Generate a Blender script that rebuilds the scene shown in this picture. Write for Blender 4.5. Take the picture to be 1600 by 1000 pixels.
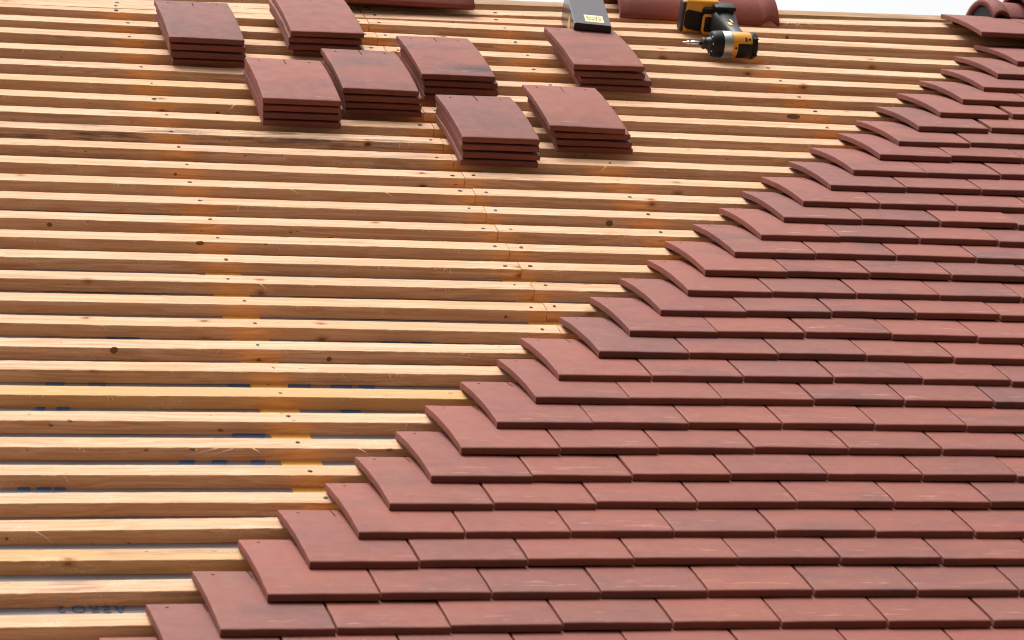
import bpy, bmesh, math, random
from mathutils import Matrix, Vector, noise as mnoise

for o in list(bpy.data.objects):
    bpy.data.objects.remove(o)
S = bpy.context.scene
COL = S.collection
R = math.radians
PITCH = R(35.0)
BASE = 3.2                      # height of the roof frame's origin above the ground, metres
cP, sP = math.cos(PITCH), math.sin(PITCH)
# roof frame: u along the battens, v up the slope, n out of the slope (millimetres) -> world metres
ROOF = Matrix(((1, 0, 0, 0), (0, cP, -sP, 0), (0, sP, cP, BASE), (0, 0, 0, 1)))
def roof_pt(u, v, n=0.0):
    return ROOF @ Vector((u * .001, v * .001, n * .001))

# ------------------------------------------------------------------ camera
CR = ((0.96448, -0.232042, 0.126232), (0.019774, -0.41311, -0.910466), (0.263414, 0.880623, -0.393848))
CC = (-659.36, -4073.9, 2313.57)
cam_d = bpy.data.cameras.new('camera')
cam = bpy.data.objects.new('camera', cam_d)
COL.objects.link(cam)
S.camera = cam
Rm = Matrix(((CR[0][0], -CR[1][0], -CR[2][0]), (CR[0][1], -CR[1][1], -CR[2][1]), (CR[0][2], -CR[1][2], -CR[2][2])))
cm = (ROOF.to_3x3() @ Rm).to_4x4()
cm.translation = roof_pt(*CC)
cam.matrix_world = cm
cam_d.sensor_width = 36
cam_d.lens = 4762.82 / 1600 * 36
cam_d.clip_start = .05
cam_d.clip_end = 2000
cam_d.dof.use_dof = True
cam_d.dof.focus_distance = 6.5
cam_d.dof.aperture_fstop = 13.0

# ------------------------------------------------------------------ sky, sun, exposure
SUN_EL, SUN_AZ = R(77), R(-45)          # azimuth measured from +Y (behind the ridge) towards +X
w = bpy.data.worlds.new('World')
S.world = w
w.use_nodes = True
wt = w.node_tree
wt.nodes.clear()
sky = wt.nodes.new('ShaderNodeTexSky')
sky.sky_type = 'NISHITA'
sky.sun_disc = False
sky.sun_elevation = SUN_EL
sky.sun_rotation = SUN_AZ
sky.air_density = 1.0
sky.dust_density = 4.0
hs = wt.nodes.new('ShaderNodeHueSaturation')
hs.inputs['Saturation'].default_value = 0.03
bg = wt.nodes.new('ShaderNodeBackground')
bg.inputs['Strength'].default_value = 0.085
wo = wt.nodes.new('ShaderNodeOutputWorld')
wt.links.new(sky.outputs[0], hs.inputs['Color'])
# overcast dome: darker towards the horizon, brightest overhead
wg = wt.nodes.new('ShaderNodeTexCoord')
wsep = wt.nodes.new('ShaderNodeSeparateXYZ')
wt.links.new(wg.outputs['Generated'], wsep.inputs[0])
wr = wt.nodes.new('ShaderNodeMapRange')
wr.inputs['From Min'].default_value = 0.0
wr.inputs['From Max'].default_value = 1.2
wr.inputs['To Min'].default_value = .10
wr.inputs['To Max'].default_value = 1.75
# ... and brighter on the sun's side, behind the ridge
wy = wt.nodes.new('ShaderNodeMath')
wy.operation = 'MULTIPLY_ADD'
wy.inputs[1].default_value = .52
wt.links.new(wsep.outputs['Y'], wy.inputs[0])
wt.links.new(wsep.outputs['Z'], wy.inputs[2])
wt.links.new(wy.outputs[0], wr.inputs['Value'])
wm = wt.nodes.new('ShaderNodeVectorMath')
wm.operation = 'SCALE'
wt.links.new(hs.outputs[0], wm.inputs[0])
wt.links.new(wr.outputs[0], wm.inputs['Scale'])
wt.links.new(wm.outputs[0], bg.inputs['Color'])
wt.links.new(bg.outputs[0], wo.inputs['Surface'])
sd = bpy.data.lights.new('sun', 'SUN')
sun = bpy.data.objects.new('sun', sd)
COL.objects.link(sun)
sd.energy = 1.4
sd.angle = R(40)
sd.color = (1.0, .965, .92)
dirv = Vector((math.sin(SUN_AZ) * math.cos(SUN_EL), math.cos(SUN_AZ) * math.cos(SUN_EL), math.sin(SUN_EL)))
sun.rotation_euler = dirv.to_track_quat('Z', 'Y').to_euler()
S.view_settings.view_transform = 'Standard'
S.view_settings.look = 'None'
S.view_settings.exposure = 1.28
S.view_settings.gamma = 1
S.render.engine = 'CYCLES'
S.cycles.max_bounces = 10
S.cycles.diffuse_bounces = 6
S.cycles.pixel_filter_type = 'BLACKMAN_HARRIS'
S.cycles.filter_width = 1.05

# ------------------------------------------------------------------ helpers
def link(name, me, mat=None, parent=None):
    o = bpy.data.objects.new(name, me)
    COL.objects.link(o)
    if mat is not None and not me.materials:
        me.materials.append(mat)
    if parent is not None:
        o.parent = parent
    return o

def tag(o, label, cat, group=None, kind=None):
    if label: o['label'] = label
    if cat: o['category'] = cat
    if group: o['group'] = group
    if kind: o['kind'] = kind
    elif cat: o['kind'] = 'thing'
    return o

def flat_mesh(cu, name):
    """a text curve turned into a plain mesh"""
    tmp = bpy.data.objects.new('text', cu)
    COL.objects.link(tmp)
    bpy.context.view_layer.update()
    me = bpy.data.meshes.new_from_object(tmp.evaluated_get(bpy.context.evaluated_depsgraph_get()))
    me.name = name
    bpy.data.objects.remove(tmp)
    bpy.data.curves.remove(cu)
    return me

def mesh_of(bm, name, smooth=False):
    me = bpy.data.meshes.new(name)
    bmesh.ops.recalc_face_normals(bm, faces=bm.faces)
    if smooth:
        for f in bm.faces: f.smooth = True
    bm.to_mesh(me)
    bm.free()
    return me

def rbox(bm, c, s, bev=0.0, seg=2, mat=None):
    """rounded box, centre c and size s in mm; optional 4x4 applied"""
    tmp = bmesh.new()
    bmesh.ops.create_cube(tmp, size=1)
    for v in tmp.verts:
        v.co = Vector((v.co.x * s[0], v.co.y * s[1], v.co.z * s[2]))
    if bev > 0:
        bmesh.ops.bevel(tmp, geom=tmp.edges[:], offset=bev, segments=seg, affect='EDGES', profile=.5)
    M = Matrix.Translation(Vector(c)) @ (mat or Matrix())
    vm = {}
    for v in tmp.verts:
        vm[v] = bm.verts.new((M @ v.co) * .001)
    for f in tmp.faces:
        try: bm.faces.new([vm[v] for v in f.verts])
        except ValueError: pass
    tmp.free()

def lathe_x(bm, prof, cy, cz, seg=32, a0=0.0, a1=2 * math.pi, sq=1.0):
    """revolve (x, r) profile about an axis along x through (cy, cz); mm"""
    full = abs(a1 - a0 - 2 * math.pi) < 1e-6
    n = seg if full else seg + 1
    rings = []
    for x, r in prof:
        ring = []
        for i in range(n):
            a = a0 + (a1 - a0) * i / seg
            ring.append(bm.verts.new(Vector((x, cy + r * math.cos(a), cz + sq * r * math.sin(a))) * .001))
        rings.append(ring)
    for a, b in zip(rings, rings[1:]):
        for i in range(n if full else n - 1):
            j = (i + 1) % n
            bm.faces.new((a[i], a[j], b[j], b[i]))
    if full:
        bm.faces.new(rings[0])
        bm.faces.new(list(reversed(rings[-1])))

ORD = ['zeroth', 'first', 'second', 'third', 'fourth', 'fifth', 'sixth', 'seventh', 'eighth', 'ninth', 'tenth', 'eleventh', 'twelfth',
       'thirteenth', 'fourteenth', 'fifteenth', 'sixteenth', 'seventeenth', 'eighteenth', 'nineteenth', 'twentieth', 'twenty-first',
       'twenty-second', 'twenty-third', 'twenty-fourth', 'twenty-fifth', 'twenty-sixth', 'twenty-seventh', 'twenty-eighth', 'twenty-ninth',
       'thirtieth', 'thirty-first', 'thirty-second', 'thirty-third', 'thirty-fourth', 'thirty-fifth']

# ------------------------------------------------------------------ materials
class NT:
    def __init__(s, name):
        s.m = bpy.data.materials.new(name)
        s.m.use_nodes = True
        s.t = s.m.node_tree
        s.b = s.t.nodes['Principled BSDF']
    def n(s, typ, **kw):
        nd = s.t.nodes.new(typ)
        for k, v in kw.items():
            if k.startswith('i_'):
                nd.inputs[k[2:].replace('_', ' ')].default_value = v
            elif k.startswith('x_'):
                nd.inputs[int(k[2:])].default_value = v
            else: setattr(nd, k, v)
        return nd
    def l(s, a, b): s.t.links.new(a, b)
    def math(s, op, a, b=None, c=None, clamp=False):
        nd = s.n('ShaderNodeMath', operation=op)
        nd.use_clamp = clamp
        for i, q in enumerate((a, b, c)):
            if q is None: continue
            if isinstance(q, (int, float)): nd.inputs[i].default_value = q
            else: s.l(q, nd.inputs[i])
        return nd.outputs[0]
    def mix(s, f, a, b, mode='MIX'):
        nd = s.n('ShaderNodeMix', data_type='RGBA', blend_type=mode)
        for i, q in ((0, f), (6, a), (7, b)):
            if isinstance(q, (int, float)): nd.inputs[i].default_value = q
            elif isinstance(q, tuple): nd.inputs[i].default_value = (*q, 1) if len(q) == 3 else q
            else: s.l(q, nd.inputs[i])
        return nd.outputs[2]
    def noise(s, vec, scale, detail=3, rough=.55, dist=0):
        nd = s.n('ShaderNodeTexNoise')
        nd.inputs['Scale'].default_value = scale
        nd.inputs['Detail'].default_value = detail
        nd.inputs['Roughness'].default_value = rough
        nd.inputs['Distortion'].default_value = dist
        if vec is not None: s.l(vec, nd.inputs['Vector'])
        return nd.outputs[0]
    def mapping(s, vec, scale=(1, 1, 1), loc=(0, 0, 0)):
        nd = s.n('ShaderNodeMapping')
        nd.inputs['Scale'].default_value = scale
        nd.inputs['Location'].default_value = loc
        s.l(vec, nd.inputs['Vector'])
        return nd.outputs[0]
    def ramp(s, v, lo, hi):
        nd = s.n('ShaderNodeMapRange', interpolation_type='SMOOTHSTEP')
        nd.inputs['From Min'].default_value = lo
        nd.inputs['From Max'].default_value = hi
        s.l(v, nd.inputs['Value'])
        return nd.outputs[0]
    def objvec(s):
        """object coordinates, and the same shifted by a random amount per object"""
        tc = s.n('ShaderNodeTexCoord')
        oi = s.n('ShaderNodeObjectInfo')
        sc = s.n('ShaderNodeVectorMath', operation='SCALE')
        sc.inputs[0].default_value = (31.7, 17.3, 23.9)
        s.l(oi.outputs['Random'], sc.inputs['Scale'])
        ad = s.n('ShaderNodeVectorMath', operation='ADD')
        s.l(tc.outputs['Object'], ad.inputs[0])
        s.l(sc.outputs[0], ad.inputs[1])
        return tc.outputs['Object'], ad.outputs[0], oi.outputs['Random']
    def bump(s, h, strength=.3, dist=.001):
        nd = s.n('ShaderNodeBump')
        nd.inputs['Strength'].default_value = strength
        nd.inputs['Distance'].default_value = dist
        s.l(h, nd.inputs['Height'])
        s.l(nd.outputs[0], s.b.inputs['Normal'])

def plain(name, col, rough=.5, metal=0.0, spec=.5):
    k = NT(name)
    ov, rv, rnd = k.objvec()
    nz = k.noise(rv, 60, 4)
    c = k.mix(k.math('MULTIPLY', nz, .35), col, tuple(x * .72 for x in col))
    k.l(c, k.b.inputs['Base Color'])
    k.b.inputs['Roughness'].default_value = rough
    k.b.inputs['Metallic'].default_value = metal
    k.b.inputs['Specular IOR Level'].default_value = spec
    k.bump(k.noise(rv, 900, 2), .06, .0005)
    return k.m

def make_tile_mat(name='terracotta_clay', base=(.235, .065, .041), alt=(.185, .051, .036), scuff=True):
    k = NT(name)
    ov, rv, rnd = k.objvec()
    r2 = k.math('FRACT', k.math('MULTIPLY', rnd, 7.31))
    r3 = k.math('FRACT', k.math('MULTIPLY', rnd, 53.7))
    low = k.noise(rv, 6, 4)
    f0 = k.math('ADD', k.math('MULTIPLY', rnd, .75), k.math('MULTIPLY', k.math('SUBTRACT', low, .5), 1.3), clamp=True)
    c = k.mix(f0, base, alt)
    # purplish flashing in broad soft bands, broken up by fine speckle
    band = k.ramp(k.noise(k.mapping(rv, (5, 14, 8)), 1.0, 4, .6), .42, .70)
    spk = k.ramp(k.noise(rv, 420, 2, .7), .38, .62)
    amt = k.math('MULTIPLY', k.math('MULTIPLY', band, k.math('ADD', .35, k.math('MULTIPLY', spk, .65))), k.math('MULTIPLY', k.math('ADD', .12, r2), .95))
    c = k.mix(amt, c, (.100, .042, .039))
    so = k.n('ShaderNodeAttribute', attribute_type='OBJECT', attribute_name='soot')
    sx = k.n('ShaderNodeSeparateXYZ'); k.l(ov, sx.inputs[0])
    yy = k.math('ADD', sx.outputs['Y'], k.math('MULTIPLY', k.math('SUBTRACT', k.noise(rv, 30, 4, .7), .5), .03))
    sb = k.math('MULTIPLY', k.ramp(yy, .024, .036), k.math('SUBTRACT', 1.0, k.ramp(yy, .038, .085)))
    sb = k.math('MULTIPLY', sb, k.ramp(k.math('ADD', sx.outputs['X'], k.math('MULTIPLY', k.noise(rv, 18, 3), .06)), -.06, .06))
    c = k.mix(k.math('MULTIPLY', k.math('MULTIPLY', sb, so.outputs['Fac']), .85), c, (.05, .03, .03))
    c = k.mix(k.math('MULTIPLY', k.math('GREATER_THAN', r3, .80), .28), c, (.120, .052, .047))
    # dark pin specks
    pin = k.ramp(k.noise(rv, 230, 1, .5), .64, .72)
    c = k.mix(k.math('MULTIPLY', pin, k.math('MULTIPLY', r3, .45)), c, (.09, .04, .04))
    if scuff:
        sep = k.n('ShaderNodeSeparateXYZ')
        k.l(ov, sep.inputs[0])
        y = sep.outputs['Y']
        near = k.math('MULTIPLY', k.ramp(y, .004, .016), k.math('SUBTRACT', 1.0, k.ramp(y, .030, .060)))
        st = k.ramp(k.noise(k.mapping(rv, (14, 150, 30)), 1.0, 3, .6), .60, .72)
        sc = k.math('MULTIPLY', k.math('MULTIPLY', st, near), .60)
        c = k.mix(sc, c, (.46, .26, .20))
        dust = k.ramp(k.noise(k.mapping(rv, (9, 9, 9)), 1.0, 4, .65), .58, .85)
        c = k.mix(k.math('MULTIPLY', dust, .22), c, (.30, .155, .125))
    gr = k.math('SUBTRACT', k.noise(rv, 330, 4, .8), .5)
    c = k.mix(k.math('MULTIPLY', k.ramp(gr, -.02, .14), .50), c, (.13, .05, .042))
    k.l(c, k.b.inputs['Base Color'])
    rr = k.math('ADD', .58, k.math('MULTIPLY', k.noise(rv, 40, 3), .25))
    k.l(rr, k.b.inputs['Roughness'])
    k.b.inputs['Specular IOR Level'].default_value = .30
    h = k.math('ADD', k.noise(rv, 260, 4, .7), k.math('MULTIPLY', k.noise(rv, 22, 3), 1.6))
    k.bump(h, .5, .0012)
    return k.m

def make_wood_mat(name, light, dark, stains=True, rough=.72):
    k = NT(name)
    ov, rv, rnd = k.objvec()
    at = k.n('ShaderNodeAttribute', attribute_type='OBJECT', attribute_name='weather')
    ye = k.n('ShaderNodeAttribute', attribute_type='OBJECT', attribute_name='resin')
    r2 = k.math('FRACT', k.math('MULTIPLY', rnd, 11.3))
    # slow bends of the grain, then thin growth lines stretched along the length
    warp = k.noise(k.mapping(rv, (2.2, 14, 14)), 1.0, 2, .5)
    wv = k.n('ShaderNodeVectorMath', operation='ADD')
    cw = k.n('ShaderNodeCombineXYZ')
    k.l(k.math('MULTIPLY', warp, .060), cw.inputs['Y'])
    k.l(k.math('MULTIPLY', warp, .045), cw.inputs['Z'])
    k.l(rv, wv.inputs[0]); k.l(cw.outputs[0], wv.inputs[1])
    grain = k.noise(k.mapping(wv.outputs[0], (1.6, 210, 210)), 1.0, 4, .62)
    fine = k.noise(k.mapping(rv, (22, 700, 700)), 1.0, 3, .6)
    broad = k.noise(k.mapping(rv, (1.4, 7, 7)), 1.0, 3, .55)
    g = k.ramp(grain, .40, .66)
    f = k.math('ADD', k.math('MULTIPLY', g, .60), k.math('MULTIPLY', k.math('SUBTRACT', fine, .5), .55), clamp=True)
    c = k.mix(f, light, dark)
    rings = k.ramp(k.noise(k.mapping(wv.outputs[0], (.9, 95, 95)), 1.0, 2, .5), .50, .60)
    c = k.mix(k.math('MULTIPLY', rings, .34), c, dark)
    c = k.mix(k.math('MULTIPLY', k.ramp(broad, .40, .75), .35), c, tuple(x * y for x, y in zip(light, (.80, .66, .48))))
    c = k.mix(k.math('MULTIPLY', r2, .42), c, tuple(x * y for x, y in zip(light, (.86, .72, .60))))
    # resinous yellow lengths
    ry = k.ramp(k.noise(k.mapping(rv, (3.2, 9, 9)), 1.0, 2, .5), .50, .70)
    c = k.mix(k.math('MULTIPLY', k.math('ADD', k.math('MULTIPLY', ry, .25), ye.outputs['Fac']), .75, clamp=True), c, (.52, .29, .085))
    # fuzzy sawn patches
    fz = k.math('MULTIPLY', k.ramp(k.noise(k.mapping(rv, (9, 26, 26)), 1.0, 2, .5), .58, .68), k.ramp(k.noise(k.mapping(rv, (260, 420, 420)), 1.0, 2, .6), .46, .58))
    c = k.mix(k.math('MULTIPLY', fz, .5), c, (.70, .50, .32))
    # knots
    sp = k.n('ShaderNodeSeparateXYZ'); k.l(ov, sp.inputs[0])
    cc = k.n('ShaderNodeCombineXYZ')
    k.l(k.math('ADD', k.math('MULTIPLY', sp.outputs['X'], 9.0), k.math('MULTIPLY', rnd, 91.0)), cc.inputs['X'])
    k.l(k.math('ADD', k.math('MULTIPLY', k.math('SUBTRACT', sp.outputs['Y'], sp.outputs['Z']), 15.0), k.math('MULTIPLY', rnd, 57.0)), cc.inputs['Y'])
    vo = k.n('ShaderNodeTexVoronoi', feature='F1', voronoi_dimensions='2D')
    vo.inputs['Scale'].default_value = 1.0
    vo.inputs['Randomness'].default_value = 1.0
    k.l(cc.outputs[0], vo.inputs['Vector'])
    kd = k.math('ADD', vo.outputs['Distance'], k.math('MULTIPLY', k.math('SUBTRACT', k.noise(rv, 90, 2), .5), .10))
    ring = k.math('SUBTRACT', 1.0, k.ramp(kd, .07, .17))
    core = k.math('SUBTRACT', 1.0, k.ramp(kd, .03, .085))
    sel = k.n('ShaderNodeSeparateColor')
    k.l(vo.outputs['Color'], sel.inputs[0])
    on = k.math('GREATER_THAN', sel.outputs[0], .90)
    dk = k.math('MULTIPLY', sel.outputs[1], on)
    c = k.mix(k.math('MULTIPLY', k.math('MULTIPLY', ring, on), .60), c, (.40, .17, .05))
    c = k.mix(k.math('MULTIPLY', k.math('MULTIPLY', core, dk), .95), c, (.10, .04, .016))
    # small dark pips
    pip = k.ramp(k.noise(k.mapping(rv, (40, 95, 95)), 1.0, 1, .5), .765, .79)
    c = k.mix(k.math('MULTIPLY', pip, .7), c, (.10, .045, .02))
    if stains:
        s1 = k.ramp(k.noise(k.mapping(rv, (7, 60, 60)), 1.0, 4, .7), .44, .66)
        c = k.mix(k.math('MULTIPLY', k.math('MULTIPLY', s1, at.outputs['Fac']), .85, clamp=True), c, (.085, .065, .055))
    k.l(c, k.b.inputs['Base Color'])
    k.b.inputs['Roughness'].default_value = rough
    k.b.inputs['Specular IOR Level'].default_value = .25
    k.bump(k.math('ADD', fine, k.math('MULTIPLY', grain, .8)), .35, .0009)
    return k.m

M_TILE = make_tile_mat()
M_RIDGE = make_tile_mat('ridge_clay', (.25, .058, .038), (.20, .047, .033), False)
M_WOOD = make_wood_mat('pine_batten_wood', (.68, .440, .285), (.36, .140, .036))
M_COUNTER = make_wood_mat('orange_pine', (.92, .52, .12), (.86, .44, .09), False)
M_RIDGEWOOD = make_wood_mat('planed_ridge_wood', (.50, .32, .185), (.34, .19, .09))
M_KNOT = plain('knot_wood', (.17, .075, .032), .7)
M_NAIL = plain('dull_steel', (.055, .045, .04), .6, .0, .2)
M_SPLINT = plain('splinter_wood', (.68, .47, .30), .8)
M_YEL = plain('yellow_plastic', (.74, .32, .014), .34)
M_BLK = plain('black_rubber', (.009, .009, .010), .55, 0.0, .22)
M_GRY = plain('dark_grey_plastic', (.030, .028, .030), .45, 0.0, .3)
M_ALU = plain('cast_aluminium', (.50, .50, .49), .36, .85)
M_STEEL = plain('bright_steel', (.62, .60, .57), .25, 1.0)
M_CARD = plain('glossy_black_card', (.022, .022, .026), .26)
M_LAB = plain('cream_label_paper', (.74, .56, .25), .55)
M_INK = plain('dark_ink', (.03, .025, .02), .6)
M_AMBER = plain('amber_label', (.62, .36, .06), .4)
M_BLUE = plain('blue_print', (.06, .125, .25), .6)

def underlay_mat():
    k = NT('grey_membrane')
    ov, rv, rnd = k.objvec()
    c = k.mix(k.noise(rv, 7, 4), (.34, .31, .33), (.26, .24, .26))
    c = k.mix(k.math('MULTIPLY', k.noise(k.mapping(rv, (500, 500, 500)), 1, 2), .3), c, (.42, .40, .42))
    k.l(c, k.b.inputs['Base Color'])
    k.b.inputs['Roughness'].default_value = .55
    k.bump(k.noise(rv, 25, 4), .5, .004)
    return k.m
M_UNDER = underlay_mat()
def ground_mat():
    k = NT('bare_soil_and_turf')
    ov, rv, rnd = k.objvec()
    c = k.mix(k.ramp(k.noise(rv, .35, 5), .4, .6), (.12, .085, .05), (.06, .065, .03))
    c = k.mix(k.math('MULTIPLY', k.noise(rv, 9, 4), .5), c, (.085, .06, .04))
    k.l(c, k.b.inputs['Base Color'])
    k.b.inputs['Roughness'].default_value = .9
    return k.m

# ------------------------------------------------------------------ setting: ground far below
bm = bmesh.new()
bmesh.ops.create_grid(bm, x_segments=8, y_segments=8, size=300)
g = link('ground', mesh_of(bm, 'ground'), ground_mat())
tag(g, None, None, None, 'structure')

# ------------------------------------------------------------------ measured layout (millimetres in the roof frame)
ROWS = {
    1:{'head':[130,97],'tails':[[125,-177],[302,-173],[478,-170],[658,-163],[837,-163],[1017,-163],[1196,-167],[1382,-165]]},
    2:{'head':[216,197],'tails':[[213,-73],[391,-68],[570,-68],[745,-64],[924,-64],[1106,-64],[1287,-65]]},
    3:{'head':[300,303],'tails':[[297,30],[475,36],[655,40],[832,43],[1009,44],[1190,43],[1370,40]]},
    4:{'head':[394,393],'tails':[[394,129],[570,132],[745,133],[922,135],[1100,139],[1279,135],[1462,134]]},
    5:{'head':[466,494],'tails':[[465,228],[641,232],[818,239],[998,240],[1175,242],[1356,243],[1535,244]]},
    6:{'head':[556,597],'tails':[[556,327],[732,335],[910,339],[1090,344],[1268,345],[1447,345],[1625,340]]},
    7:{'head':[636,702],'tails':[[631,431],[810,437],[988,444],[1166,447],[1342,445],[1523,446]]},
    8:{'head':[717,800],'tails':[[718,534],[890,538],[1067,543],[1245,546],[1424,542],[1603,540]]},
    9:{'head':[814,905],'tails':[[813,636],[987,639],[1160,642],[1341,647],[1521,646],[1701,643]]},
    10:{'head':[891,1003],'tails':[[882,732],[1060,736],[1239,738],[1424,744],[1604,741],[1784,733]]},
    11:{'head':[990,1099],'tails':[[985,835],[1163,840],[1343,844],[1519,843],[1697,835]]},
    12:{'head':[1083,1204],'tails':[[1072,933],[1247,938],[1436,947],[1612,940],[1789,933]]},
    13:{'head':[1169,1304],'tails':[[1162,1032],[1338,1038],[1521,1047],[1702,1048],[1883,1042]]},
    14:{'head':[1251,1407],'tails':[[1247,1131],[1426,1136],[1605,1138],[1782,1135]]},
    15:{'head':[1319,1505],'tails':[[1314,1233],[1490,1242],[1668,1244],[1849,1240]]},
    16:{'head':[1411,1602],'tails':[[1406,1330],[1587,1338],[1769,1341],[1946,1336]]},
    17:{'head':[1495,1701],'tails':[[1494,1426],[1670,1435],[1854,1437],[2033,1427]]},
    18:{'head':[1583,1800],'tails':[[1578,1529],[1759,1535],[1942,1535],[2120,1526]]},
    19:{'head':[1654,1896],'tails':[[1653,1624],[1834,1627],[2017,1627]]},
    20:{'head':[1758,1999],'tails':[[1751,1723],[1932,1731],[2114,1727]]},
    21:{'head':[1836,2096],'tails':[[1837,1821],[2012,1820],[2198,1830]]},
    22:{'head':[1933,2187],'tails':[[1938,1924],[2114,1936]]},
    23:{'head':[2015,2290],'tails':[[2017,2015],[2198,2025]]},
    24:{'head':[2107,2391],'tails':[[2104,2118],[2292,2129]]},
    25:{'head':[2201,2492],'tails':[[2198,2221],[2387,2230]]},
    26:{'head':[2295,2597],'tails':[[2293,2318]]},
    27:{'head':[2388,2692],'tails':[[2387,2417]]},
    28:{'head':[2469,2798],'tails':[[2466,2520]]},
    29:{'head':[2555,2905],'tails':[[2560,2622]]},
    0:{'head':[39,-9],'tails':[]}}
BAT = [[-186,-56],[-178,46],[-169,151],[-160,251],[-153,344],[-144,446],[-136,548],[-127,650],[-119,753],[-110,855],[-102,953],[-93,1055],[-85,1157],[-76,1260],[-68,1364],[-59,1464],[-51,1559],[-43,1662],[-34,1763],[-26,1863],[-17,1966],[-9,2065],[-1,2160],[8,2266],[16,2365],[24,2469],[33,2575],[42,2683],[50,2777],[58,2873]]
STACKS = {1:[[409,2521],[412,2517],[414,2509],[420,2508]],2:[[707,2603],[704,2606],[704,2602],[718,2605]],3:[[565,2138],[566,2136],[567,2132],[568,2130]],4:[[760,2224],[766,2220],[769,2220],[771,2219]],5:[[966,2340],[973,2340],[975,2336],[976,2330]],6:[[972,1941],[972,1939],[976,1934],[972,1931]],7:[[1358,2453],[1361,2450],[1379,2448],[1378,2443]],8:[[1193,2033],[1207,2033],[1213,2032],[1217,2032]]}
NT_TOP = -7.0                # top of the battens
BH, BW = 24.8, 39.0          # batten depth and width
ZT, ZH = 58.0, 5.0           # top face of a laid tile at its tail and at its head
TW, TL, TT = 174.9, 277.0, 12.0
RAFTERS = [-205, None, 968, None, None, 2530]
def rafter_u(k, v):
    return {0: -190 + .0 * v, 1: 394 - .018 * v, 2: 990 - .012 * v, 3: 1362 - .021 * v, 4: 2050 - .048 * v, 5: 2620 - .03 * v}[k]

# ------------------------------------------------------------------ underlay, counter battens, ridge board
NS = NT_TOP - BH + .6
random.seed(4)
bm = bmesh.new()
nu, nv = 140, 110
U0, U1, V0, V1 = -900, 3400, -480, 3150
vv = []
for j in range(nv + 1):
    row = []
    for i in range(nu + 1):
        u = U0 + (U1 - U0) * i / nu
        v = V0 + (V1 - V0) * j / nv
        d = min(abs(u - rafter_u(k, v)) for k in range(6))
        sag = -.8 * min(1.0, d / 170.0) ** 2
        n = NS - .5 + sag + .8 * mnoise.noise(Vector((u * .006, v * .009, 1.3)))
        n = min(n, NS - .5)
        row.append(bm.verts.new(roof_pt(u, v, n)))
    vv.append(row)
for j in range(nv):
    for i in range(nu):
        bm.faces.new((vv[j][i], vv[j][i + 1], vv[j + 1][i + 1], vv[j + 1][i]))
# carried over the ridge and down the far slope
top = vv[-1]
prev = top
apex = roof_pt(0, 3172, NS)
for q in range(1, 13):
    row = []
    for i in range(nu + 1):
        x = top[i].co.x
        if q == 1: p = Vector((x, apex.y, apex.z))
        else: p = Vector((x, apex.y + cP * .22 * (q - 1), apex.z - sP * .22 * (q - 1)))
        row.append(bm.verts.new(p))
    for i in range(nu):
        bm.faces.new((prev[i], prev[i + 1], row[i + 1], row[i]))
    prev = row
und = link('roof_underlay', mesh_of(bm, 'roof_underlay', True), M_UNDER)
tag(und, 'grey breathable roofing membrane with blue print, showing in the gaps between battens', 'membrane')
def under_n(u, v):
    d = min(abs(u - rafter_u(k, v)) for k in range(6))
    n = NS - .5 - .8 * min(1.0, d / 170.0) ** 2 + .8 * mnoise.noise(Vector((u * .006, v * .009, 1.3)))
    return min(n, NS - .5)

# blue print on the membrane: lettering and blocks
def print_text(txt, u, v, size, name='printed_lettering'):
    cu = bpy.data.curves.new(name, 'FONT')
    cu.body = txt
    cu.size = size * .001
    cu.align_x = 'LEFT'
    cu.align_y = 'TOP'
    cu.extrude = .0002
    cu.space_character = 1.25
    cu.materials.append(M_BLUE)
    o = link(name, flat_mesh(cu, name), M_BLUE, und)
    o.matrix_world = ROOF @ Matrix.Translation(Vector((u, v, NS + .6)) * .001) @ Matrix.Rotation(math.pi, 4, 'Z')
    return o
print_text('AERO', 18, 28, 29)
print_text('2', -76, 28, 29)
marks = [(134, 1068, 60), (-11, 867, 34), (64, 867, 30), (320, 870, 40), (432, 871, 42), (510, 871, 40), (558, 872, 30), (-47, 765, 16), (-7, 766, 22),
         (509, 769, 36), (305, 662, 58), (183, 561, 26), (239, 562, 26), (306, 563, 24), (-105, 453, 20), (-72, 454, 22), (-45, 454, 18), (700, 1060, 40), (640, 1062, 36)]
for u, v, wd in marks:
    u, v = u - 2, v - 21
    bm = bmesh.new()
    n0 = under_n(u, v) + 1.0
    pts = [(-wd / 2 - 6, -26), (wd / 2 - 6, -26), (wd / 2 + 8, 26), (-wd / 2 + 8, 26)]
    lo = [bm.verts.new(roof_pt(u + a, v + 2 + b, n0)) for a, b in pts]
    hi = [bm.verts.new(roof_pt(u + a, v + 2 + b, n0 + .8)) for a, b in pts]
    bm.faces.new(hi); bm.faces.new(list(reversed(lo)))
    for i in range(4): bm.faces.new((lo[i], lo[(i + 1) % 4], hi[(i + 1) % 4], hi[i]))
    link('printed_mark', mesh_of(bm, 'printed_mark'), M_BLUE, und)

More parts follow.
